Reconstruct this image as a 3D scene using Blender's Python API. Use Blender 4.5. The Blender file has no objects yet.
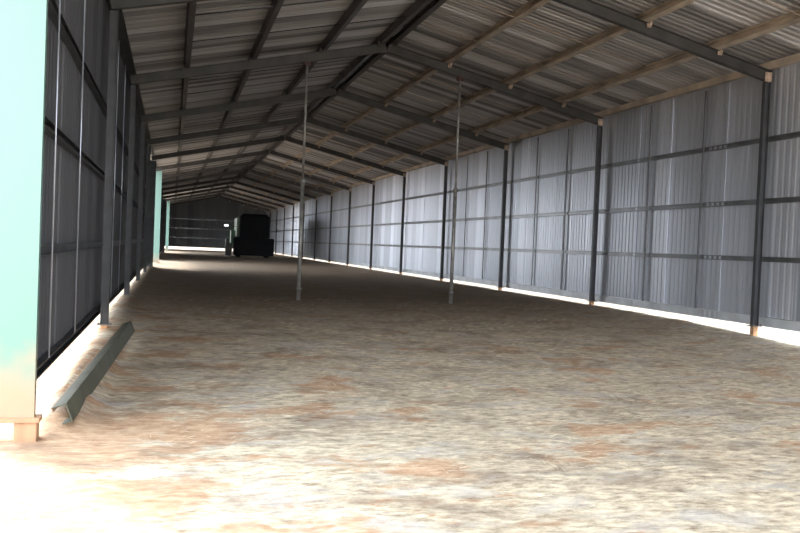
import bpy, bmesh, math, random
from mathutils import Vector, Matrix
random.seed(7)
S = bpy.context.scene
COL = S.collection

# ------------------------------------------------------------------ dimensions (metres)
BAY = 7.31
Y1 = 15.37                      # first portal frame in view


def PY(i):
    return Y1 + (i - 1) * BAY   # frame i along the shed; 0 = end of the near wall, 15 = end wall


W = 13.54                       # column line to column line
XR = W / 2
EAVE = 5.55                     # underside of rafter at the column line
SL = 0.2265                     # roof slope
YF = -2.9              # the open front, behind the camera
YE = PY(15)                     # end wall
RB = 0.24                       # rafter depth
PB = 0.20                       # purlin depth
ROOF0 = EAVE + RB + PB + 0.045   # roof sheet height at the column line
SHEET_BOTTOM = 0.37


# ------------------------------------------------------------------ helpers
def link(name, bm, mat, parent=None, smooth=False):
    me = bpy.data.meshes.new(name)
    bmesh.ops.recalc_face_normals(bm, faces=bm.faces)
    bm.to_mesh(me)
    bm.free()
    if smooth:
        for p in me.polygons:
            p.use_smooth = True
    me.materials.append(mat)
    o = bpy.data.objects.new(name, me)
    COL.objects.link(o)
    if parent:
        o.parent = parent
    return o


def empty(name, loc):
    o = bpy.data.objects.new(name, None)
    o.empty_display_size = 0.2
    COL.objects.link(o)
    o.location = loc
    return o


def tag(o, label, cat, group=None):
    o['label'] = label
    o['category'] = cat
    if group:
        o['group'] = group
    return o


def structure(o):
    o['kind'] = 'structure'
    return o


def copy_tree(o, loc, label, group=None):
    c = o.copy()
    COL.objects.link(c)
    c.location = loc
    c['label'] = label
    if group:
        c['group'] = group
    for ch in list(o.children):
        d = ch.copy()
        COL.objects.link(d)
        d.parent = c
        for g in list(ch.children):
            e = g.copy()
            COL.objects.link(e)
            e.parent = d
    return c


def box(bm, x0, x1, y0, y1, z0, z1, bevel=0.0):
    v = [bm.verts.new(p) for p in ((x0, y0, z0), (x1, y0, z0), (x1, y1, z0), (x0, y1, z0),
                                   (x0, y0, z1), (x1, y0, z1), (x1, y1, z1), (x0, y1, z1))]
    f = [bm.faces.new([v[i] for i in q]) for q in ((0, 3, 2, 1), (4, 5, 6, 7), (0, 1, 5, 4), (1, 2, 6, 5), (2, 3, 7, 6), (3, 0, 4, 7))]
    if bevel > 0:
        es = list({e for q in f for e in q.edges})
        bmesh.ops.bevel(bm, geom=es, offset=bevel, segments=2, affect='EDGES', profile=0.6)


def member(bm, a, b, prof, up=(0, 0, 1)):
    """closed profile (side, up) swept straight from a to b"""
    a, b = Vector(a), Vector(b)
    d = (b - a).normalized()
    s = d.cross(Vector(up)).normalized()
    u = s.cross(d)
    r0 = [bm.verts.new(a + s * p + u * q) for p, q in prof]
    r1 = [bm.verts.new(b + s * p + u * q) for p, q in prof]
    n = len(prof)
    for i in range(n):
        bm.faces.new((r0[i], r0[(i + 1) % n], r1[(i + 1) % n], r1[i]))
    bm.faces.new(r0[::-1])
    bm.faces.new(r1)


def tube(bm, a, b, r, n=10, r2=None):
    member_r(bm, a, b, r, r if r2 is None else r2, n)


def member_r(bm, a, b, ra, rb, n):
    a, b = Vector(a), Vector(b)
    d = (b - a).normalized()
    s = d.orthogonal().normalized()
    u = s.cross(d)
    cs = [(math.cos(2 * math.pi * i / n), math.sin(2 * math.pi * i / n)) for i in range(n)]
    r0 = [bm.verts.new(a + (s * c + u * t) * ra) for c, t in cs]
    r1 = [bm.verts.new(b + (s * c + u * t) * rb) for c, t in cs]
    for i in range(n):
        bm.faces.new((r0[i], r0[(i + 1) % n], r1[(i + 1) % n], r1[i]))
    bm.faces.new(r0[::-1])
    bm.faces.new(r1)


def h_prof(w, h, tf=0.012, tw=0.009):
    a, b, t = w / 2, h / 2, tw / 2
    return [(-a, -b), (a, -b), (a, -b + tf), (t, -b + tf), (t, b - tf), (a, b - tf), (a, b), (-a, b), (-a, b - tf),
            (-t, b - tf), (-t, -b + tf), (-a, -b + tf)]


def c_prof(w, h, t=0.008, lip=0.02, flip=1):
    """lipped channel, web on the side at 0, flanges towards +side, standing on 0"""
    p = [(0, 0), (w, 0), (w, lip), (w - t, lip), (w - t, t), (t, t), (t, h - t), (w - t, h - t), (w - t, h - lip),
         (w, h - lip), (w, h), (0, h)]
    return [(x * flip, y) for x, y in p]


# ------------------------------------------------------------------ materials
def new_mat(name):
    m = bpy.data.materials.new(name)
    m.use_nodes = True
    nt = m.node_tree
    return m, nt, nt.nodes, nt.links, nt.nodes['Principled BSDF']


def N(nt, kind, **kw):
    n = nt.nodes.new(kind)
    for k, v in kw.items():
        setattr(n, k, v)
    return n


def plain(name, col, rough=0.6, metal=0.0, var=0.25, scale=6.0, bump=0.0):
    """painted or bare surface with a gentle procedural mottling"""
    m, nt, nd, lk, b = new_mat(name)
    tc = N(nt, 'ShaderNodeTexCoord')
    no = N(nt, 'ShaderNodeTexNoise')
    no.inputs['Scale'].default_value = scale
    no.inputs['Detail'].default_value = 5
    lk.new(tc.outputs['Object'], no.inputs['Vector'])
    r = N(nt, 'ShaderNodeValToRGB')
    r.color_ramp.elements[0].position = 0.3
    r.color_ramp.elements[1].position = 0.7
    r.color_ramp.elements[0].color = tuple(c * (1 - var) for c in col) + (1,)
    r.color_ramp.elements[1].color = tuple(min(1, c * (1 + var)) for c in col) + (1,)
    lk.new(no.outputs['Fac'], r.inputs['Fac'])
    lk.new(r.outputs['Color'], b.inputs['Base Color'])
    b.inputs['Roughness'].default_value = rough
    b.inputs['Metallic'].default_value = metal
    if bump:
        bp = N(nt, 'ShaderNodeBump')
        bp.inputs['Strength'].default_value = bump
        bp.inputs['Distance'].default_value = 0.02
        lk.new(no.outputs['Fac'], bp.inputs['Height'])
        lk.new(bp.outputs['Normal'], b.inputs['Normal'])
    return m


def sheet_mat(name, c0, c1, rough, metal, axis=1, width=0.76, streak=(0.25, 7.0, 0.25), warm=None, rough_var=0.12):
    """roll-formed sheeting: every sheet of its own slightly different tone, with weathering streaks along the ribs"""
    m, nt, nd, lk, b = new_mat(name)
    tc = N(nt, 'ShaderNodeTexCoord')
    sp = N(nt, 'ShaderNodeSeparateXYZ')
    lk.new(tc.outputs['Object'], sp.inputs[0])
    dv = N(nt, 'ShaderNodeMath', operation='DIVIDE')
    dv.inputs[1].default_value = width
    lk.new(sp.outputs[axis], dv.inputs[0])
    fl = N(nt, 'ShaderNodeMath', operation='FLOOR')
    lk.new(dv.outputs[0], fl.inputs[0])
    wn = N(nt, 'ShaderNodeTexWhiteNoise', noise_dimensions='1D')
    lk.new(fl.outputs[0], wn.inputs['W'])
    mp = N(nt, 'ShaderNodeMapping')
    mp.inputs['Scale'].default_value = streak
    lk.new(tc.outputs['Object'], mp.inputs['Vector'])
    no = N(nt, 'ShaderNodeTexNoise')
    no.inputs['Scale'].default_value = 1.0
    no.inputs['Detail'].default_value = 4
    lk.new(mp.outputs[0], no.inputs['Vector'])
    mx = N(nt, 'ShaderNodeMix', data_type='FLOAT')
    mx.inputs[0].default_value = 0.5
    lk.new(wn.outputs['Value'], mx.inputs[2])
    lk.new(no.outputs['Fac'], mx.inputs[3])
    r = N(nt, 'ShaderNodeValToRGB')
    r.color_ramp.elements[0].position = 0.2
    r.color_ramp.elements[1].position = 0.8
    r.color_ramp.elements[0].color = c0 + (1,)
    r.color_ramp.elements[1].color = c1 + (1,)
    if warm:
        e = r.color_ramp.elements.new(0.5)
        e.color = warm + (1,)
    lk.new(mx.outputs[0], r.inputs['Fac'])
    lk.new(r.outputs['Color'], b.inputs['Base Color'])
    rr = N(nt, 'ShaderNodeMapRange')
    rr.inputs[3].default_value = rough - rough_var
    rr.inputs[4].default_value = rough + rough_var
    lk.new(no.outputs['Fac'], rr.inputs[0])
    lk.new(rr.outputs[0], b.inputs['Roughness'])
    b.inputs['Metallic'].default_value = metal
    return m


M = {}
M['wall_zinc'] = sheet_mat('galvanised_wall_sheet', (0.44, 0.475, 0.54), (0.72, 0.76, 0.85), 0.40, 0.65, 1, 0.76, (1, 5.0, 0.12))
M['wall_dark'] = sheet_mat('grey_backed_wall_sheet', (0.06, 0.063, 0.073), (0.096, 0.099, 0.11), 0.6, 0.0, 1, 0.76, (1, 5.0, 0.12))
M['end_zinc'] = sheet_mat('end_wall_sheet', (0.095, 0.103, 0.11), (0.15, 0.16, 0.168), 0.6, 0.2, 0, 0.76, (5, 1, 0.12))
M['roof_zinc'] = sheet_mat('galvanised_roof_sheet', (0.105, 0.105, 0.11), (0.72, 0.73, 0.76), 0.5, 0.4, 1, 0.38, (0.15, 3.5, 1),
                           warm=(0.46, 0.455, 0.46))
M['steel'] = plain('dark_frame_steel', (0.052, 0.055, 0.062), 0.45, 0.2, 0.3, 3)
M['rafter'] = plain('rafter_steel', (0.058, 0.058, 0.058), 0.5, 0.2, 0.3, 2)
M['purlin'] = plain('lit_purlin_steel', (0.46, 0.40, 0.33), 0.55, 0.2, 0.35, 1.5)  # light caught by the steel painted in as a paler tan
M['purlin_shaded'] = plain('shaded_purlin_steel', (0.085, 0.082, 0.085), 0.5, 0.2, 0.3, 1.5)  # purlins in silhouette: their shade painted in as a darker steel
M['rail'] = plain('galvanised_base_rail', (0.66, 0.69, 0.73), 0.4, 0.4, 0.2, 2)
M['girt'] = plain('galvanised_girt', (0.22, 0.23, 0.245), 0.36, 0.7, 0.25, 2)
M['rod'] = plain('galvanised_rod', (0.46, 0.50, 0.58), 0.3, 0.6, 0.2, 4)
M['rod_dull'] = plain('dull_bridging_rod', (0.16, 0.165, 0.18), 0.45, 0.5, 0.2, 4)
M['rod_rust'] = plain('rusty_bridging_rod', (0.36, 0.29, 0.23), 0.85, 0.0, 0.3, 4)
M['cleat'] = plain('pale_rusty_cleat', (0.42, 0.33, 0.26), 0.6, 0.2, 0.4, 9)
M['rust'] = plain('rust_stained_concrete', (0.46, 0.27, 0.15), 0.9, 0, 0.4, 9, 0.3)
M['plate'] = plain('base_plate_steel', (0.16, 0.14, 0.13), 0.6, 0.3, 0.3, 8)
M['pale_plate'] = plain('dusty_base_plate', (0.40, 0.23, 0.135), 0.8, 0.0, 0.2, 8)
M['prop'] = plain('galvanised_prop', (0.34, 0.335, 0.32), 0.5, 0.5, 0.3, 5)
M['prop_head'] = plain('red_primer', (0.06, 0.024, 0.022), 0.6, 0, 0.3, 9)
M['channel'] = plain('olive_painted_steel', (0.085, 0.09, 0.062), 0.55, 0.15, 0.3, 2.5)
M['lip_rust'] = plain('rusty_steel_lip', (0.42, 0.27, 0.17), 0.7, 0.1, 0.3, 7)
M['black'] = plain('dark_machine_paint', (0.011, 0.013, 0.017), 0.9, 0, 0.3, 2)
M['tyre'] = plain('dusty_tyre_rubber', (0.30, 0.30, 0.31), 0.85, 0, 0.3, 5, 0.2)
M['tyre_black'] = plain('tyre_rubber', (0.015, 0.015, 0.017), 0.85, 0, 0.3, 5, 0.2)
M['green'] = plain('green_machine_paint', (0.05, 0.22, 0.08), 0.4, 0, 0.25, 3)
M['green_pale'] = plain('lit_green_panel', (0.30, 0.42, 0.30), 0.5, 0, 0.15, 3)  # machine green made paler to paint in light on the side panel
M['lamp'] = plain('white_lamp_lens', (0.85, 0.87, 0.9), 0.2, 0, 0.05, 3)
M['glow'] = plain('lit_lamp_lens', (0.85, 0.87, 0.9), 0.2, 0, 0.05, 3)
M['glow'].node_tree.nodes['Principled BSDF'].inputs['Emission Color'].default_value = (0.9, 0.95, 1, 1)
M['glow'].node_tree.nodes['Principled BSDF'].inputs['Emission Strength'].default_value = 0.25
M['glass'] = plain('dark_cab_glass', (0.02, 0.03, 0.03), 0.1, 0, 0.1, 3)
M['hub'] = plain('yellow_wheel_hub', (0.35, 0.27, 0.03), 0.5, 0, 0.2, 3)

# mint green column cladding, red dust clinging to its foot
m, nt, nd, lk, b = new_mat('mint_green_steel')
tc = N(nt, 'ShaderNodeTexCoord')
sp = N(nt, 'ShaderNodeSeparateXYZ')
lk.new(tc.outputs['Object'], sp.inputs[0])
no = N(nt, 'ShaderNodeTexNoise')
no.inputs['Scale'].default_value = 3
lk.new(tc.outputs['Object'], no.inputs['Vector'])
ad = N(nt, 'ShaderNodeMath', operation='ADD')
lk.new(sp.outputs[2], ad.inputs[0])
lk.new(no.outputs['Fac'], ad.inputs[1])
rp = N(nt, 'ShaderNodeMapRange')
rp.inputs[1].default_value = 0.35
rp.inputs[2].default_value = 1.15
lk.new(ad.outputs[0], rp.inputs[0])
mx = N(nt, 'ShaderNodeMix', data_type='RGBA')
mx.inputs[6].default_value = (0.38, 0.25, 0.16, 1)
mx.inputs[7].default_value = (0.14, 0.26, 0.225, 1)
lk.new(rp.outputs[0], mx.inputs[0])
lk.new(mx.outputs[2], b.inputs['Base Color'])
b.inputs['Roughness'].default_value = 0.3
M['mint'] = m

# earth floor: red-orange dirt under a thin pale layer of trampled straw
m, nt, nd, lk, b = new_mat('earth_and_straw')
tc = N(nt, 'ShaderNodeTexCoord')


def noise(scale, detail=6, mapping=None, rough=0.55):
    n = N(nt, 'ShaderNodeTexNoise')
    n.inputs['Scale'].default_value = scale
    n.inputs['Detail'].default_value = detail
    n.inputs['Roughness'].default_value = rough
    if mapping:
        mp = N(nt, 'ShaderNodeMapping')
        mp.inputs['Scale'].default_value = mapping[0]
        mp.inputs['Rotation'].default_value = mapping[1]
        lk.new(tc.outputs['Object'], mp.inputs['Vector'])
        lk.new(mp.outputs[0], n.inputs['Vector'])
    else:
        lk.new(tc.outputs['Object'], n.inputs['Vector'])
    return n


def ramp(src, p0, p1, c0=(0, 0, 0), c1=(1, 1, 1)):
    r = N(nt, 'ShaderNodeValToRGB')
    r.color_ramp.elements[0].position = p0
    r.color_ramp.elements[1].position = p1
    r.color_ramp.elements[0].color = tuple(c0) + (1,)
    r.color_ramp.elements[1].color = tuple(c1) + (1,)
    lk.new(src, r.inputs['Fac'])
    return r


def mix(fac, a, bb):
    x = N(nt, 'ShaderNodeMix', data_type='RGBA')
    if isinstance(fac, float):
        x.inputs[0].default_value = fac
    else:
        lk.new(fac, x.inputs[0])
    for s, i in ((a, 6), (bb, 7)):
        if isinstance(s, tuple):
            x.inputs[i].default_value = s + (1,)
        else:
            lk.new(s, x.inputs[i])
    return x.outputs[2]


sp = N(nt, 'ShaderNodeSeparateXYZ')
lk.new(tc.outputs['Object'], sp.inputs[0])
fine = noise(1.0, 8, ((5.5, 12.0, 4), (0, 0, 0.25)), 0.72)
fine2 = noise(9.0, 6, ((0.6, 1.6, 1), (0, 0, -0.4)), 0.65)
big = noise(1.5, 6, ((0.7, 1.0, 1), (0, 0, 0.3)), 0.65)
grey = noise(2.3, 5, ((0.6, 1.1, 1), (0.2, 0, -0.2)), 0.65)
patch = noise(1.5, 5, ((0.6, 0.9, 1), (0, 0, 0.1)), 0.6)
dirt = ramp(fine2.outputs['Fac'], 0.3, 0.72, (0.37, 0.225, 0.135), (0.70, 0.505, 0.35)).outputs[0]
straw0 = ramp(fine.outputs['Fac'], 0.32, 0.68, (0.25, 0.19, 0.135), (0.92, 0.81, 0.62)).outputs[0]
gm = ramp(grey.outputs['Fac'], 0.50, 0.66)
straw = mix(gm.outputs[0], straw0, mix(0.6, straw0, (0.52, 0.50, 0.49)))
# how much straw covers the dirt: none outside the front, patchy inside
cov = N(nt, 'ShaderNodeMapRange', interpolation_type='SMOOTHSTEP')
cov.inputs[1].default_value = -0.2
cov.inputs[2].default_value = 4.4
dm = N(nt, 'ShaderNodeMath', operation='MULTIPLY_ADD')   # bare along the dark wall and at the front, strawed across the middle
dm.inputs[1].default_value = 0.22
lk.new(sp.outputs[1], dm.inputs[0])
dx = N(nt, 'ShaderNodeMath', operation='SUBTRACT')
dx.inputs[1].default_value = 1.6
lk.new(sp.outputs[0], dx.inputs[0])
lk.new(dx.outputs[0], dm.inputs[2])
lk.new(dm.outputs[0], cov.inputs[0])
a1 = N(nt, 'ShaderNodeMath', operation='MULTIPLY_ADD')   # coverage + noise
a1.inputs[1].default_value = 0.42
lk.new(cov.outputs[0], a1.inputs[0])
pm = N(nt, 'ShaderNodeMath', operation='MULTIPLY_ADD')
pm.inputs[1].default_value = 2.4
pm.inputs[2].default_value = -0.85
lk.new(patch.outputs['Fac'], pm.inputs[0])
lk.new(pm.outputs[0], a1.inputs[2])
fm = N(nt, 'ShaderNodeMath', operation='MULTIPLY_ADD')
fm.inputs[1].default_value = 0.55
lk.new(fine2.outputs['Fac'], fm.inputs[0])
lk.new(a1.outputs[0], fm.inputs[2])
cm = ramp(fm.outputs[0], 0.68, 0.86)
col = mix(cm.outputs[0], dirt, straw)
drk = ramp(big.outputs['Fac'], 0.50, 0.68)
colm = mix(drk.outputs[0], col, mix(0.6, col, (0.19, 0.135, 0.105)))
# deep inside the soil is browner, with the fading daylight painted in too
deep_fade = N(nt, 'ShaderNodeMapRange', interpolation_type='SMOOTHSTEP')
deep_fade.inputs[1].default_value = 10.5
deep_fade.inputs[2].default_value = 24.0
deep_fade.inputs[4].default_value = 0.68
lk.new(sp.outputs[1], deep_fade.inputs[0])
colm = mix(deep_fade.outputs[0], colm, (0.20, 0.135, 0.092))
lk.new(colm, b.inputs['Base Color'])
b.inputs['Roughness'].default_value = 0.95
b.inputs['Specular IOR Level'].default_value = 0.1
bp = N(nt, 'ShaderNodeBump')
bp.inputs['Strength'].default_value = 0.5
bp.inputs['Distance'].default_value = 0.05
lk.new(fine.outputs['Fac'], bp.inputs['Height'])
lk.new(bp.outputs['Normal'], b.inputs['Normal'])
M['floor'] = m
M['straw'] = plain('loose_straw', (0.44, 0.37, 0.28), 0.9, 0, 0.35, 20)


# ------------------------------------------------------------------ ground
def sstep(a, b_, x):
    t = max(0.0, min(1.0, (x - a) / (b_ - a)))
    return t * t * (3 - 2 * t)


def gz(x, y):
    z = -0.30 + 0.30 * sstep(8.0, 20.0, y)
    if -3 < y < 118:
        z += 0.07 * sstep(12.4, 13.4, x) * (1 - sstep(13.5, 13.9, x))          # dirt heaped along the walls
        z += (0.06 + 0.16 * sstep(8.2, 9.4, y) * (1 - sstep(11, 14.5, y))) * sstep(-0.22, 0.0, x) * (1 - sstep(0.05, 0.55, x)) * sstep(7.9, 9.0, y)
    return z


def grid_axis(segs):
    out = []
    for a, b_, n in segs:
        out += [a + (b_ - a) * i / n for i in range(n)]
    out.append(segs[-1][1])
    return out


from mathutils import noise as mnoise
bm = bmesh.new()
xs = grid_axis([(-220, -40, 8), (-40, -2, 20), (-2, 15.5, 120), (15.5, 60, 20), (60, 240, 8)])
ys = grid_axis([(-160, -20, 7), (-20, 2, 20), (2, 24, 150), (24, 60, 60), (60, 125, 40), (125, 330, 8)])
rows = []
for y in ys:
    row = []
    for x in xs:
        z = gz(x, y)
        if 2 < y < 60 and -3 < x < 16:
            k = 1 - 0.75 * sstep(24, 40, y)
            z += k * (0.030 * mnoise.noise(Vector((x * 0.8, y * 0.8, 0))) + 0.016 * mnoise.noise(Vector((x * 2.7, y * 2.7, 3)))
                      + 0.008 * mnoise.noise(Vector((x * 7, y * 7, 5))))
        row.append(bm.verts.new((x, y, z)))
    rows.append(row)
for j in range(len(ys) - 1):
    for i in range(len(xs) - 1):
        bm.faces.new((rows[j][i], rows[j][i + 1], rows[j + 1][i + 1], rows[j + 1][i]))
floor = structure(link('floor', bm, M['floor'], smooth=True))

# loose straw on top of the dirt
bm = bmesh.new()
for k in range(6000):
    y = 6.5 + 17 * random.random() ** 1.3
    x = random.uniform(0.4, 13.0)
    if y + 0.55 * x < 8.2:
        continue
    if mnoise.noise(Vector((x * 0.55, y * 0.9, 9))) < -0.12:
        continue
    if x < 0.95:
        continue
    L = random.uniform(0.02, 0.06)
    a = random.gauss(0, 0.9)
    dx, dy = math.cos(a) * L, math.sin(a) * L
    w = random.uniform(0.0015, 0.003)
    z = gz(x, y) + 0.030 * mnoise.noise(Vector((x * 0.8, y * 0.8, 0))) + 0.016 * mnoise.noise(Vector((x * 2.7, y * 2.7, 3)))
    member(bm, (x - dx, y - dy, z + 0.010), (x + dx, y + dy, z + 0.012 + random.uniform(0, 0.02)), [(-w, 0), (w, 0), (0, w)])
st = link('straw_litter', bm, M['straw'])
tag(st, 'thin pale straw strewn over the earth floor inside the open front', 'straw')
st['kind'] = 'stuff'


# ------------------------------------------------------------------ ribbed sheeting
def rib_profile(u0, u1, pitch=0.19, depth=0.010, sheet=0.76):
    pts = []
    n = max(1, round((u1 - u0) / pitch))
    p = (u1 - u0) / n
    for i in range(n):
        u = u0 + i * p
        pts += [(u, 0), (u + p * 0.5, 0), (u + p * 0.63, depth), (u + p * 0.84, depth), (u + p * 0.97, 0)]
    pts.append((u1, 0))
    return pts


def ribbed_wall(name, x, y0, y1, z0, z1, mat, sgn):
    bm = bmesh.new()
    y = y0
    prev = None
    while y < y1 - 0.05:                          # sheet by sheet, each lying a touch differently
        e = min(y + 0.76, y1)
        t0, t1 = random.uniform(-0.012, 0.012), random.uniform(-0.012, 0.012)
        for u, d in rib_profile(y, e):
            k = (u - y) / 0.76
            xx = x + sgn * d + t0 * (1 - k) + t1 * k
            a, c = bm.verts.new((xx, u, z0)), bm.verts.new((xx, u, z1))
            if prev:
                bm.faces.new((prev[0], a, c, prev[1]))
            prev = (a, c)
        y = e
    return structure(link(name, bm, mat))


ribbed_wall('wall_right', W + 0.19, YF, YE + 0.17, 0.20, ROOF0 - 0.055, M['wall_zinc'], 1)
OPEN = [(PY(5), PY(7)), (PY(11), PY(13))]       # bays of the dark wall standing open
LEFT_SEGS = [(PY(0) + 0.1, PY(5)), (PY(7), PY(11)), (PY(13), YE + 0.17)]
for s0, s1 in LEFT_SEGS:
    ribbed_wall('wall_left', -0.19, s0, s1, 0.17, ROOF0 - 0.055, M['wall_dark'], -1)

# roof sheets, both slopes
bm = bmesh.new()
for side in (0, 1):
    y = YF - 0.3
    prev = None
    while y < YE + 0.2:
        e = y + 0.76
        t0, t1 = random.uniform(-0.004, 0.014), random.uniform(-0.012, 0.004)
        for u, d in rib_profile(y, e, 0.19, 0.03):
            k = (u - y) / 0.76
            dz = d + t0 * (1 - k) + t1 * k
            q = []
            for fx in (-0.35, XR * 0.33, XR * 0.66, XR):
                xx = fx if side == 0 else W - fx
                wob = 0.006 * mnoise.noise(Vector((xx * 1.3, u * 1.1, side * 7)))
                q.append(bm.verts.new((xx, u, ROOF0 + SL * fx + dz + wob)))
            if prev:
                for i in range(3):
                    bm.faces.new((prev[i], prev[i + 1], q[i + 1], q[i]))
            prev = q
        y = e
ceiling = structure(link('ceiling', bm, M['roof_zinc']))
bm = bmesh.new()
zr = ROOF0 + SL * XR + 0.05
member(bm, (XR, YF - 0.3, zr), (XR, YE + 0.2, zr), [(-0.25, -0.06), (0, -0.003), (0.25, -0.06), (0.25, -0.05), (0, 0.02), (-0.25, -0.05)])
structure(link('trim_1', bm, M['roof_zinc']))   # ridge capping

# end wall with its gable
bm = bmesh.new()
prev = None
for u, d in rib_profile(-0.22, W + 0.22):
    top = ROOF0 - 0.03 + SL * (u if u < XR else W - u)
    a, c = bm.verts.new((u, YE + 0.15 + d, 0.36)), bm.verts.new((u, YE + 0.15 + d, top))
    if prev:
        bm.faces.new((prev[0], a, c, prev[1]))
    prev = (a, c)
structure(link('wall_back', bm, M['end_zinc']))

# ------------------------------------------------------------------ columns
ORD = ['zeroth', 'first', 'second', 'third', 'fourth', 'fifth', 'sixth', 'seventh', 'eighth', 'ninth', 'tenth', 'eleventh',
       'twelfth', 'thirteenth', 'fourteenth', 'fifteenth']


def make_column(pz):
    t = empty('steel_column', (0, 0, 0))
    tag(t, '', 'column')
    bm = bmesh.new()
    member(bm, (0, 0, pz), (0, 0, EAVE - 0.02), h_prof(0.10, 0.14), up=(1, 0, 0))
    link('shaft', bm, M['steel'], t)
    bm = bmesh.new()
    box(bm, -0.12, 0.12, -0.12, 0.12, pz - 0.02, pz, 0.004)
    bp_ = link('base_plate', bm, M['plate'], t)
    for sx in (-1, 1):
        bm = bmesh.new()
        tube(bm, (sx * 0.095, -0.095, pz), (sx * 0.095, -0.095, pz + 0.03), 0.016, 6)
        link('bolt', bm, M['plate'], bp_)
    bm = bmesh.new()
    box(bm, -0.06, 0.06, -0.06, 0.06, -0.45, pz - 0.02, 0.01)
    f = link('footing', bm, M['rust'], t)
    f['label'] = 'rust stained footing post'
    return t


proto = make_column(0.19)
first = True
for i in range(1, 15):
    lab = 'dark steel column against the pale ribbed long wall, %s from the open front' % ORD[i]
    if first:
        proto.location = (W, PY(i), 0)
        proto['label'] = lab
        proto['group'] = 'columns along the pale wall'
        first = False
    else:
        copy_tree(proto, (W, PY(i), 0), lab, 'columns along the pale wall')
proto = make_column(0.03)
for i in range(1, 15):
    if i in (5, 6, 11, 12):
        continue
    lab = 'dark steel column on the dim wall with open bays, %s from the mint green post' % ORD[i]
    if i == 1:
        proto.location = (0, PY(1), 0)
        proto['label'] = lab
        proto['group'] = 'columns along the dark wall'
    else:
        copy_tree(proto, (0, PY(i), 0), lab)
for i, xr, lab in ((5, 0.17, 'broad dark jamb column just before the big side opening of the dim wall'),
                   (11, 0.34, 'small dark jamb column just before the farther side opening of the dim wall')):
    t = empty('jamb_column', (0, PY(i), 0))
    tag(t, lab, 'column', 'dark jamb columns')
    bm = bmesh.new()
    box(bm, -0.24, xr, -0.05, 0.09, 0.03, EAVE - 0.02, 0.008)
    link('shaft', bm, M['steel'], t)
    bm = bmesh.new()
    box(bm, -0.27, xr + 0.03, -0.09, 0.13, 0.01, 0.03, 0.004)
    link('base_plate', bm, M['plate'], t)
    bm = bmesh.new()
    box(bm, -0.12, 0.04, -0.06, 0.06, -0.45, 0.01, 0.01)
    link('footing', bm, M['rust'], t)


def mint_column(loc, x0, x1, depth, z0, stub, label):
    t = empty('green_clad_column', loc)
    tag(t, label, 'column', 'mint green columns')
    bm = bmesh.new()
    # folded channel cladding: broad face with two returns
    tt = 0.012
    prof = [(x0, 0), (x1, 0), (x1, depth), (x1 - tt, depth), (x1 - tt, tt), (x0 + tt, tt), (x0 + tt, depth), (x0, depth)]
    v0 = [bm.verts.new((p, q, z0)) for p, q in prof]
    v1 = [bm.verts.new((p, q, EAVE + 0.1)) for p, q in prof]
    n = len(prof)
    for k in range(n):
        bm.faces.new((v0[k], v0[(k + 1) % n], v1[(k + 1) % n], v1[k]))
    bm.faces.new(v0[::-1])
    bm.faces.new(v1)
    link('cladding', bm, M['mint'], t)
    bm = bmesh.new()
    member(bm, ((x0 + x1) / 2 - 0.02, depth / 2 + 0.06, z0), ((x0 + x1) / 2 - 0.02, depth / 2 + 0.06, EAVE + 0.1), h_prof(0.09, 0.10), up=(1, 0, 0))
    link('shaft', bm, M['steel'], t)
    bm = bmesh.new()
    box(bm, x0 - 0.03, x1 + 0.05, -0.03, depth + 0.06, z0 - 0.045, z0, 0.006)
    o = link('base_plate', bm, M['pale_plate'], t)
    o['label'] = 'dusty orange base plate'
    bm = bmesh.new()
    box(bm, *stub, 0.0, 0.17, -0.7, z0 - 0.045, 0.012)
    o = link('footing', bm, M['pale_plate'], t)
    o['label'] = 'dust covered footing block'
    return t


mint_column((0, PY(0), 0), -0.52, -0.05, 0.10, -0.09, (-0.22, -0.025),
            'broad mint green steel column standing at the near end of the dark wall')
mint_column((0, PY(6), 0), 0.02, 0.36, 0.25, 0.05, (0.06, 0.30),
            'mint green column standing in the bright side opening halfway along the dark wall')
mint_column((0, PY(12), 0), 0.36, 0.68, 0.25, 0.05, (0.4, 0.6),
            'small teal green column far off at the second side opening')

# ------------------------------------------------------------------ rafters
PUR = [0.30, 1.28, 3.02, 4.92, 6.55]      # purlin positions up the slope (the first is the eave strut)


def make_rafter(side):
    t = empty('rafter', (0, 0, 0))
    tag(t, '', 'rafter')
    bm = bmesh.new()
    sg = 1 if side == 0 else -1
    a = (-0.07, 0, EAVE + RB / 2 - 0.07 * SL) if side == 0 else (W + 0.07, 0, EAVE + RB / 2 - 0.07 * SL)
    b_ = (XR - 0.034 * sg, 0, EAVE + RB / 2 + SL * (XR - 0.034))
    member(bm, a, b_, h_prof(0.13, RB))
    link('beam', bm, M['rafter'], t)
    for fx in PUR[1:]:
        x = fx if side == 0 else W - fx
        z = EAVE + RB + SL * fx
        bm = bmesh.new()
        box(bm, x - 0.075 if side == 0 else x + 0.024, x - 0.024 if side == 0 else x + 0.075, -0.075, 0.05, z - 0.05, z + 0.07, 0.004)
        box(bm, x - 0.05, x + 0.05, -0.09, -0.0655, z - 0.10, z - 0.015, 0.004)
        o = link('cleat', bm, M['cleat' if side == 1 and fx < 5 else 'rafter'], t)
    if side == 1:
        bm = bmesh.new()
        box(bm, W - 0.11, W + 0.06, -0.09, -0.067, EAVE - 0.02, EAVE + 0.18, 0.004)
        link('end_plate', bm, M['cleat'], t)
    return t


for side in (0, 1):
    pr = make_rafter(side)
    for i in range(1, 15):
        where = 'on the slope over the dark wall' if side == 0 else 'on the slope over the pale wall'
        extra = ''
        if i == 2:
            extra = ', propped'
        if i == 6 and side == 0:
            extra = ', bright underneath'
        lab = 'rafter %s, %s from the front%s' % (where, ORD[i], extra)
        if i == 1:
            pr.location = (0, PY(1), 0)
            pr['label'] = lab
            pr['group'] = 'rafters ' + where
        else:
            copy_tree(pr, (0, PY(i), 0), lab)

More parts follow.
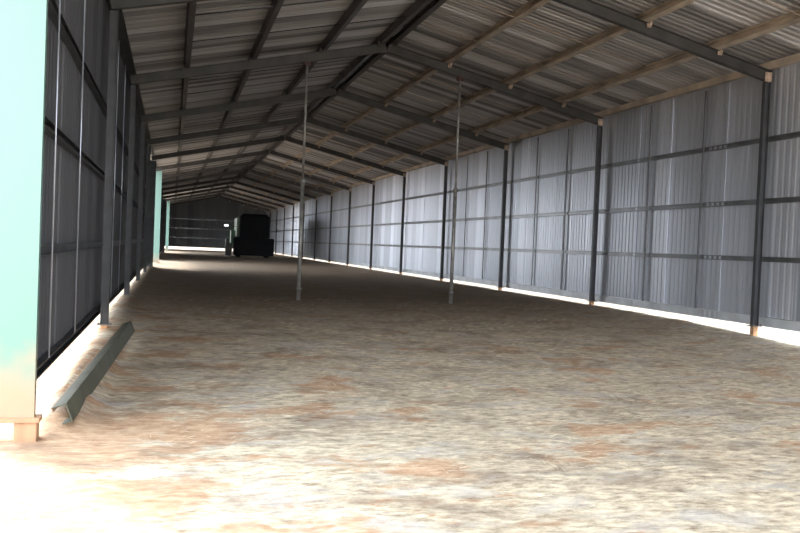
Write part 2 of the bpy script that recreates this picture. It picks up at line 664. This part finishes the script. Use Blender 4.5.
# ------------------------------------------------------------------ purlins
PN = ['along the eave', 'lowest', 'second from the eave', 'third from the eave', 'beside the ridge']
for side in (0, 1):
    wn_ = 'over the dark wall' if side == 0 else 'over the pale wall'
    for k, fx in enumerate(PUR):
        if k == 0:
            continue
        x = fx if side == 0 else W - fx
        z = EAVE + RB * 1.013 + 0.006 + SL * fx
        bm = bmesh.new()
        fl = 1 if side == 0 else -1
        member(bm, (0, YF - 0.2, 0), (0, YE, 0), c_prof(0.13, PB, 0.007, 0.02, fl), up=(-SL * fl, 0, 1))
        o = link('purlin', bm, M['purlin_shaded' if side == 0 or k == 4 else 'purlin'])
        o.location = (x, 0, z)
        lab = {1: 'long steel roof purlin %s, lowest of four on its slope',
               2: 'long steel roof purlin %s, second up from the eave',
               3: 'long steel roof purlin %s, third up from the eave',
               4: 'long dark ridge purlin at the top of the slope %s'}[k] % wn_
        tag(o, lab, 'purlin', 'roof purlins')
for side in (0, 1):
    x = 0.10 if side == 0 else W - 0.02
    bm = bmesh.new()
    member(bm, (0, YF - 0.2, 0), (0, YE, 0), c_prof(0.20 if side == 0 else 0.12, 0.155, 0.008, 0.02, 1))
    o = link('eave_strut', bm, M['steel' if side == 0 else 'purlin'])
    o.location = (-0.175, 0, EAVE + 0.26) if side == 0 else (W - 0.01, 0, EAVE + 0.265)
    tag(o, 'long steel eave strut along the top of the %s wall' % ('dark' if side == 0 else 'pale ribbed'), 'eave strut')

# ------------------------------------------------------------------ girts
GN = {0.375: 'base rail', 1.60: 'lowest girt', 2.88: 'middle girt', 4.24: 'top girt'}
for z, nm in GN.items():
    bm = bmesh.new()
    h = 0.11 if z > 0.5 else 0.20
    member(bm, (0, YF, 0), (0, YE, 0), c_prof(0.085, h, 0.006, 0.018, -1))
    o = link('base_rail' if z < 0.5 else 'wall_girt', bm, M['rail' if z < 0.5 else 'girt'])
    o.location = (W + 0.187, 0, z if z > 0.5 else 0.185)
    tag(o, 'galvanised %s running the length of the pale ribbed wall' % nm, 'base rail' if z < 0.5 else 'girt', 'rails of the pale wall')
for z, nm in ((0.175, 'base rail'), (1.36, 'lower girt'), (2.62, 'middle girt'), (3.82, 'top girt')):
    bm = bmesh.new()
    member(bm, (0, PY(0) + 0.12, 0), (0, PY(5) - 0.06, 0), c_prof(0.085, 0.11, 0.006, 0.018, 1))
    o = link('base_rail' if z < 0.5 else 'wall_girt', bm, M['steel'])
    o.location = (-0.187, 0, z)
    tag(o, 'dark %s along the near stretch of the dim wall' % nm, 'base rail' if z < 0.5 else 'girt', 'rails of the dark wall')
for z, nm in ((0.37, 'bottom'), (1.6, 'lower'), (2.9, 'middle'), (4.2, 'upper')):
    bm = bmesh.new()
    member(bm, (0.1, 0, 0), (W - 0.1, 0, 0), c_prof(0.085, 0.12, 0.006, 0.018, -1))
    o = link('end_wall_rail', bm, M['girt'])
    o.location = (0, YE + 0.05, z)
    tag(o, '%s rail across the far end wall' % nm, 'girt', 'rails of the end wall')

# ------------------------------------------------------------------ bridging rods
WR = [('first', 2.32, 1), ('second', 4.70, 1), ('first', 2.32, 2), ('second', 4.70, 2), ('first', 2.32, 3), ('second', 4.70, 3)]
for nm, dy, i in WR:
    bm = bmesh.new()
    box(bm, -0.02, 0.02, -0.022, 0.022, 0.375, EAVE + 0.20, 0.004)
    o = link('bridging_bar', bm, M['rod_dull'])
    o.location = (W + 0.135, PY(i) + dy, 0)
    tag(o, 'slim vertical bridging bar on the pale wall, %s after the %s column' % (nm, ORD[i]), 'bridging bar', 'bridging bars of the pale wall')
for nm, y in (('nearest the mint green column', 9.25), ('second from the mint green column', 11.6),
              ('just past the first dark column', 18.2), ('second past the first dark column', 20.7)):
    bm = bmesh.new()
    tube(bm, (0, 0, 0.285), (0, 0, EAVE + 0.1), 0.009, 12)
    o = link('bridging_rod', bm, M['rod'], smooth=True)
    o.location = (-0.094, y, 0)
    nm = nm.replace('nearest', 'next to')
    tag(o, 'thin shiny vertical rod on the dark wall, %s' % nm, 'bridging rod', 'bridging rods of the dark wall')
for side in (0, 1):
    for i in range(0, 5):
        for j, dy in enumerate((2.30, 4.70)):
            y = PY(i) + dy
            if y < 12.2 or (side == 0 and y < 15):
                continue
            bm = bmesh.new()
            a = Vector((PUR[1], 0, EAVE + RB + SL * PUR[1] + (0.03 if side else 0.1)))
            b_ = Vector((PUR[4], 0, EAVE + RB + SL * PUR[4] + (0.03 if side else 0.1)))
            if side == 1:
                a.x, b_.x = W - a.x, W - b_.x
            tube(bm, a, b_, 0.014, 8)
            o = link('roof_bridging_rod', bm, M['rod_rust' if side else 'steel'], smooth=True)
            o.location = (0, y, 0)
            pos = 'just in front of the first rafter' if i == 0 else '%s behind the %s rafter' % (('first', 'second')[j], ORD[i])
            tag(o, ('thin dark rod across purlins over the dark wall, ' if side == 0 else 'thin rusty rod across purlins over the pale wall, ') + pos, 'bridging rod',
                'roof bridging rods')

# ------------------------------------------------------------------ the two props under the second rafter
for x, lab in ((4.52, 'tall slim galvanised prop standing on the floor nearer the dark wall'),
               (8.98, 'tall slim galvanised prop standing on the floor nearer the pale wall')):
    t = empty('roof_prop', (x, PY(2), 0))
    tag(t, lab, 'prop', 'roof props')
    top = EAVE + SL * min(x, W - x)
    bm = bmesh.new()
    tube(bm, (0, 0, 0.0), (0, 0, 3.3), 0.055, 14)
    link('lower_tube', bm, M['prop'], t, True)
    bm = bmesh.new()
    tube(bm, (0, 0, 3.3), (0, 0, top - 0.02), 0.034, 12)
    link('upper_tube', bm, M['prop'], t, True)
    bm = bmesh.new()
    tube(bm, (0, 0, 0.28), (0, 0, 0.36), 0.08, 14)
    link('collar', bm, M['prop'], t, True)
    bm = bmesh.new()
    tube(bm, (0, 0, 3.24), (0, 0, 3.36), 0.066, 14)
    tube(bm, (-0.11, 0, 3.3), (0.11, 0, 3.3), 0.01, 8)
    link('clamp', bm, M['prop'], t, True)
    bm = bmesh.new()
    box(bm, -0.09, 0.09, -0.09, 0.09, -0.03, 0.012, 0.003)
    link('foot_plate', bm, M['plate'], t)
    bm = bmesh.new()
    box(bm, -0.085, 0.085, -0.075, 0.075, top - 0.1, top - 0.005, 0.006)
    o = link('head_bracket', bm, M['prop_head'], t)
    o['label'] = 'dark red head bracket'

# ------------------------------------------------------------------ steel channel lying on the ground
A = Vector((0.13, 8.45, -0.25))
B = Vector((0.43, 14.7, -0.06))
t = empty('steel_channel', A)
tag(t, 'long olive steel channel lying on the ground beside the dark wall', 'steel channel')
d = B - A
bm = bmesh.new()
e1, e2 = Vector((0.34, -0.94)), Vector((-0.94, -0.34))      # down the web, along the flanges
T, tk = Vector((0.05, 0.215)), 0.012


def cp(a, b_):
    q = T + e1 * a + e2 * b_
    return (q.x, q.y)


prof = [cp(0, 0), cp(0.19, 0), cp(0.19, 0.10), cp(0.19 - tk, 0.10), cp(0.19 - tk, tk), cp(tk, tk), cp(tk, 0.14), cp(0, 0.14)]
member(bm, (0, 0, 0), d, prof)
link('channel_section', bm, M['channel'], t)
bm = bmesh.new()
member(bm, (0, 0, 0), d, [cp(-0.001, 0.135), cp(-0.001, 0.148), cp(0.045, 0.148), cp(0.045, 0.135)])
o = link('lip', bm, M['lip_rust'], t)
o['label'] = 'rusty turned-down lip'

# ------------------------------------------------------------------ the dark harvester at the far end
t = empty('combine_harvester', (8.55, 80.0, 0))
tag(t, 'big dark harvester parked at the far end of the shed', 'farm machine')


def wheel(x, y, r, wd, mat, hubx, name='wheel', lug=18):
    bm = bmesh.new()
    n = 36
    prof = [(-wd / 2, r * 0.55), (-wd / 2, r * 0.86), (-wd * 0.38, r * 0.95), (wd * 0.38, r * 0.95), (wd / 2, r * 0.86), (wd / 2, r * 0.55)]
    rings = []
    for k in range(n):
        an = 2 * math.pi * k / n
        rings.append([bm.verts.new((x + p, y + q * math.cos(an), r + q * math.sin(an))) for p, q in prof])
    for k in range(n):
        r0, r1 = rings[k], rings[(k + 1) % n]
        for i in range(len(prof)):
            j = (i + 1) % len(prof)
            bm.faces.new((r0[i], r0[j], r1[j], r1[i]))
    for k in range(lug):                         # tread lugs
        an = 2 * math.pi * k / lug
        c, s = math.cos(an), math.sin(an)
        for sx in (-1, 1):
            a = Vector((x + sx * wd * 0.04, y + r * 0.965 * c, r + r * 0.965 * s))
            an2 = an + 0.16
            b2 = Vector((x + sx * wd * 0.5, y + r * 0.94 * math.cos(an2), r + r * 0.94 * math.sin(an2)))
            member(bm, a, b2, [(-0.035, -0.03), (0.035, -0.03), (0.03, 0.035), (-0.03, 0.035)], up=(0, c, s))
    o = link(name, bm, mat, t)
    bm = bmesh.new()
    tube(bm, (x - wd * 0.3, y, r), (x + wd * 0.3, y, r), r * 0.56, 24)
    tube(bm, (x + hubx * wd * 0.3, y, r), (x + hubx * wd * 0.42, y, r), r * 0.2, 16)
    link('hub', bm, M['hub'], o)
    return o


wheel(-2.0, 4.6, 0.9, 0.6, M['tyre'], -1)['label'] = 'grey dusty drive tyre'
wheel(1.80, 4.6, 0.85, 0.62, M['tyre_black'], 1)
wheel(-1.35, 0.35, 0.55, 0.40, M['tyre_black'], -1)
wheel(1.35, 0.35, 0.55, 0.40, M['tyre_black'], 1)
bm = bmesh.new()
member(bm, (-1.5, 0.35, 0.55), (1.5, 0.35, 0.55), h_prof(0.2, 0.2))
link('rear_axle', bm, M['black'], t)
bm = bmesh.new()
box(bm, -1.86, 1.98, -0.55, 0.02, 0.16, 1.86, 0.12)            # straw hood and chopper across the rear
box(bm, -1.0, 1.1, 0.0, 5.2, 0.7, 1.9, 0.08)
link('straw_hood', bm, M['black'], t)
bm = bmesh.new()
box(bm, -1.28, 1.55, 0.0, 3.9, 1.84, 4.0, 0.16)
link('grain_tank', bm, M['black'], t)
bm = bmesh.new()
v = []
for x, y, z in ((-1.15, 0.2, 3.95), (1.45, 0.2, 3.95), (1.45, 3.6, 3.95), (-1.15, 3.6, 3.95), (-1.0, 0.4, 4.18), (1.3, 0.4, 4.18), (1.3, 3.4, 4.18), (-1.0, 3.4, 4.18)):
    v.append(bm.verts.new((x, y, z)))
for q in ((0, 1, 5, 4), (1, 2, 6, 5), (2, 3, 7, 6), (3, 0, 4, 7), (4, 5, 6, 7), (3, 2, 1, 0)):
    bm.faces.new([v[i] for i in q])
link('tank_cover', bm, M['black'], t)
bm = bmesh.new()
box(bm, -1.55, -1.27, 0.4, 3.8, 1.95, 3.75, 0.05)
o = link('side_panel', bm, M['green_pale'], t)
o['label'] = 'pale green side panel'
bm = bmesh.new()
box(bm, -1.0, 1.1, 4.0, 5.6, 1.9, 3.6, 0.1)
cab = link('cab', bm, M['green'], t)
bm = bmesh.new()
box(bm, -0.9, 1.0, 5.55, 5.63, 2.2, 3.4, 0.02)
link('windscreen', bm, M['glass'], cab)
bm = bmesh.new()
box(bm, -2.05, -1.2, 4.1, 5.2, 1.75, 1.85, 0.02)
for zz in (0.6, 0.95, 1.3, 1.65):
    member(bm, (-2.05, 5.25, zz), (-1.6, 5.25, zz), h_prof(0.05, 0.05))
for xx in (-2.05, -1.6):
    member(bm, (xx, 5.25, 0.5), (xx, 5.25, 2.7), h_prof(0.05, 0.05), up=(1, 0, 0))
member(bm, (-2.05, 4.1, 2.7), (-2.05, 5.25, 2.7), h_prof(0.05, 0.05))
member(bm, (-2.05, 4.1, 1.8), (-2.05, 4.1, 2.7), h_prof(0.05, 0.05), up=(1, 0, 0))
link('access_ladder', bm, M['green'], t)
bm = bmesh.new()
box(bm, -1.95, -1.3, 2.2, 3.7, 1.25, 2.55, 0.08)
o = link('engine_cover', bm, M['green'], t)
o['label'] = 'green engine side cover'
bm = bmesh.new()
member(bm, (-1.5, 0.9, 2.9), (-2.5, 0.9, 2.9), h_prof(0.06, 0.06))
arm = link('lamp_arm', bm, M['green'], t)
bm = bmesh.new()
box(bm, -2.7, -2.3, 0.78, 0.9, 2.88, 3.08, 0.03)
o = link('work_lamp', bm, M['glow'], arm)
o['label'] = 'white lamp on a side arm'

# ------------------------------------------------------------------ light: bright overcast sky
wd = bpy.data.worlds.new('overcast_sky')
S.world = wd
wd.use_nodes = True
wn = wd.node_tree
for n in list(wn.nodes):
    wn.nodes.remove(n)
out = wn.nodes.new('ShaderNodeOutputWorld')
bg = wn.nodes.new('ShaderNodeBackground')
tc = wn.nodes.new('ShaderNodeTexCoord')
sp = wn.nodes.new('ShaderNodeSeparateXYZ')
cr = wn.nodes.new('ShaderNodeValToRGB')
cr.color_ramp.elements[0].position = 0.0
cr.color_ramp.elements[0].color = (0.92, 0.96, 1.0, 1)
cr.color_ramp.elements[1].position = 0.8
cr.color_ramp.elements[1].color = (0.80, 0.90, 1.0, 1)
wn.links.new(tc.outputs['Generated'], sp.inputs[0])
wn.links.new(sp.outputs[2], cr.inputs['Fac'])
wn.links.new(cr.outputs['Color'], bg.inputs['Color'])
bg.inputs['Strength'].default_value = 1.0
wn.links.new(bg.outputs[0], out.inputs['Surface'])

# hazy sun beyond the far end of the shed and a little to the side of the dark wall
sd = bpy.data.lights.new('sun', 'SUN')
sd.energy = 0.85
sd.angle = math.radians(10)
sd.color = (1.0, 0.97, 0.93)
sun = bpy.data.objects.new('sun', sd)
COL.objects.link(sun)
el, az = math.radians(53), math.radians(-34)
sdir = Vector((math.sin(az) * math.cos(el), math.cos(az) * math.cos(el), math.sin(el)))
sun.rotation_euler = sdir.to_track_quat('Z', 'Y').to_euler()
sun.location = (-20, 60, 60)

# ------------------------------------------------------------------ camera
f_px, yaw, pit, rol = 822.68, math.radians(15.507), math.radians(-1.369), math.radians(2.352)
fw = Vector((math.sin(yaw) * math.cos(pit), math.cos(yaw) * math.cos(pit), math.sin(pit)))
rt = fw.cross(Vector((0, 0, 1))).normalized()
up = rt.cross(fw)
rt2 = rt * math.cos(rol) + up * math.sin(rol)
up2 = up * math.cos(rol) - rt * math.sin(rol)
cd = bpy.data.cameras.new('camera')
cam = bpy.data.objects.new('camera', cd)
COL.objects.link(cam)
mtx = Matrix((rt2, up2, -fw)).transposed().to_4x4()
mtx.translation = Vector((1.113, 0, 1.6))
cam.matrix_world = mtx
cd.sensor_fit = 'HORIZONTAL'
cd.sensor_width = 36
cd.lens = f_px / 800 * 36
cd.clip_start = 0.05
cd.clip_end = 1000
S.camera = cam

S.view_settings.view_transform = 'Standard'
S.view_settings.look = 'None'
S.view_settings.exposure = 2.92
S.view_settings.gamma = 1
S.view_settings.use_curve_mapping = False
S.cycles.use_denoising = True
S.cycles.max_bounces = 10
S.cycles.diffuse_bounces = 7
S.cycles.glossy_bounces = 6
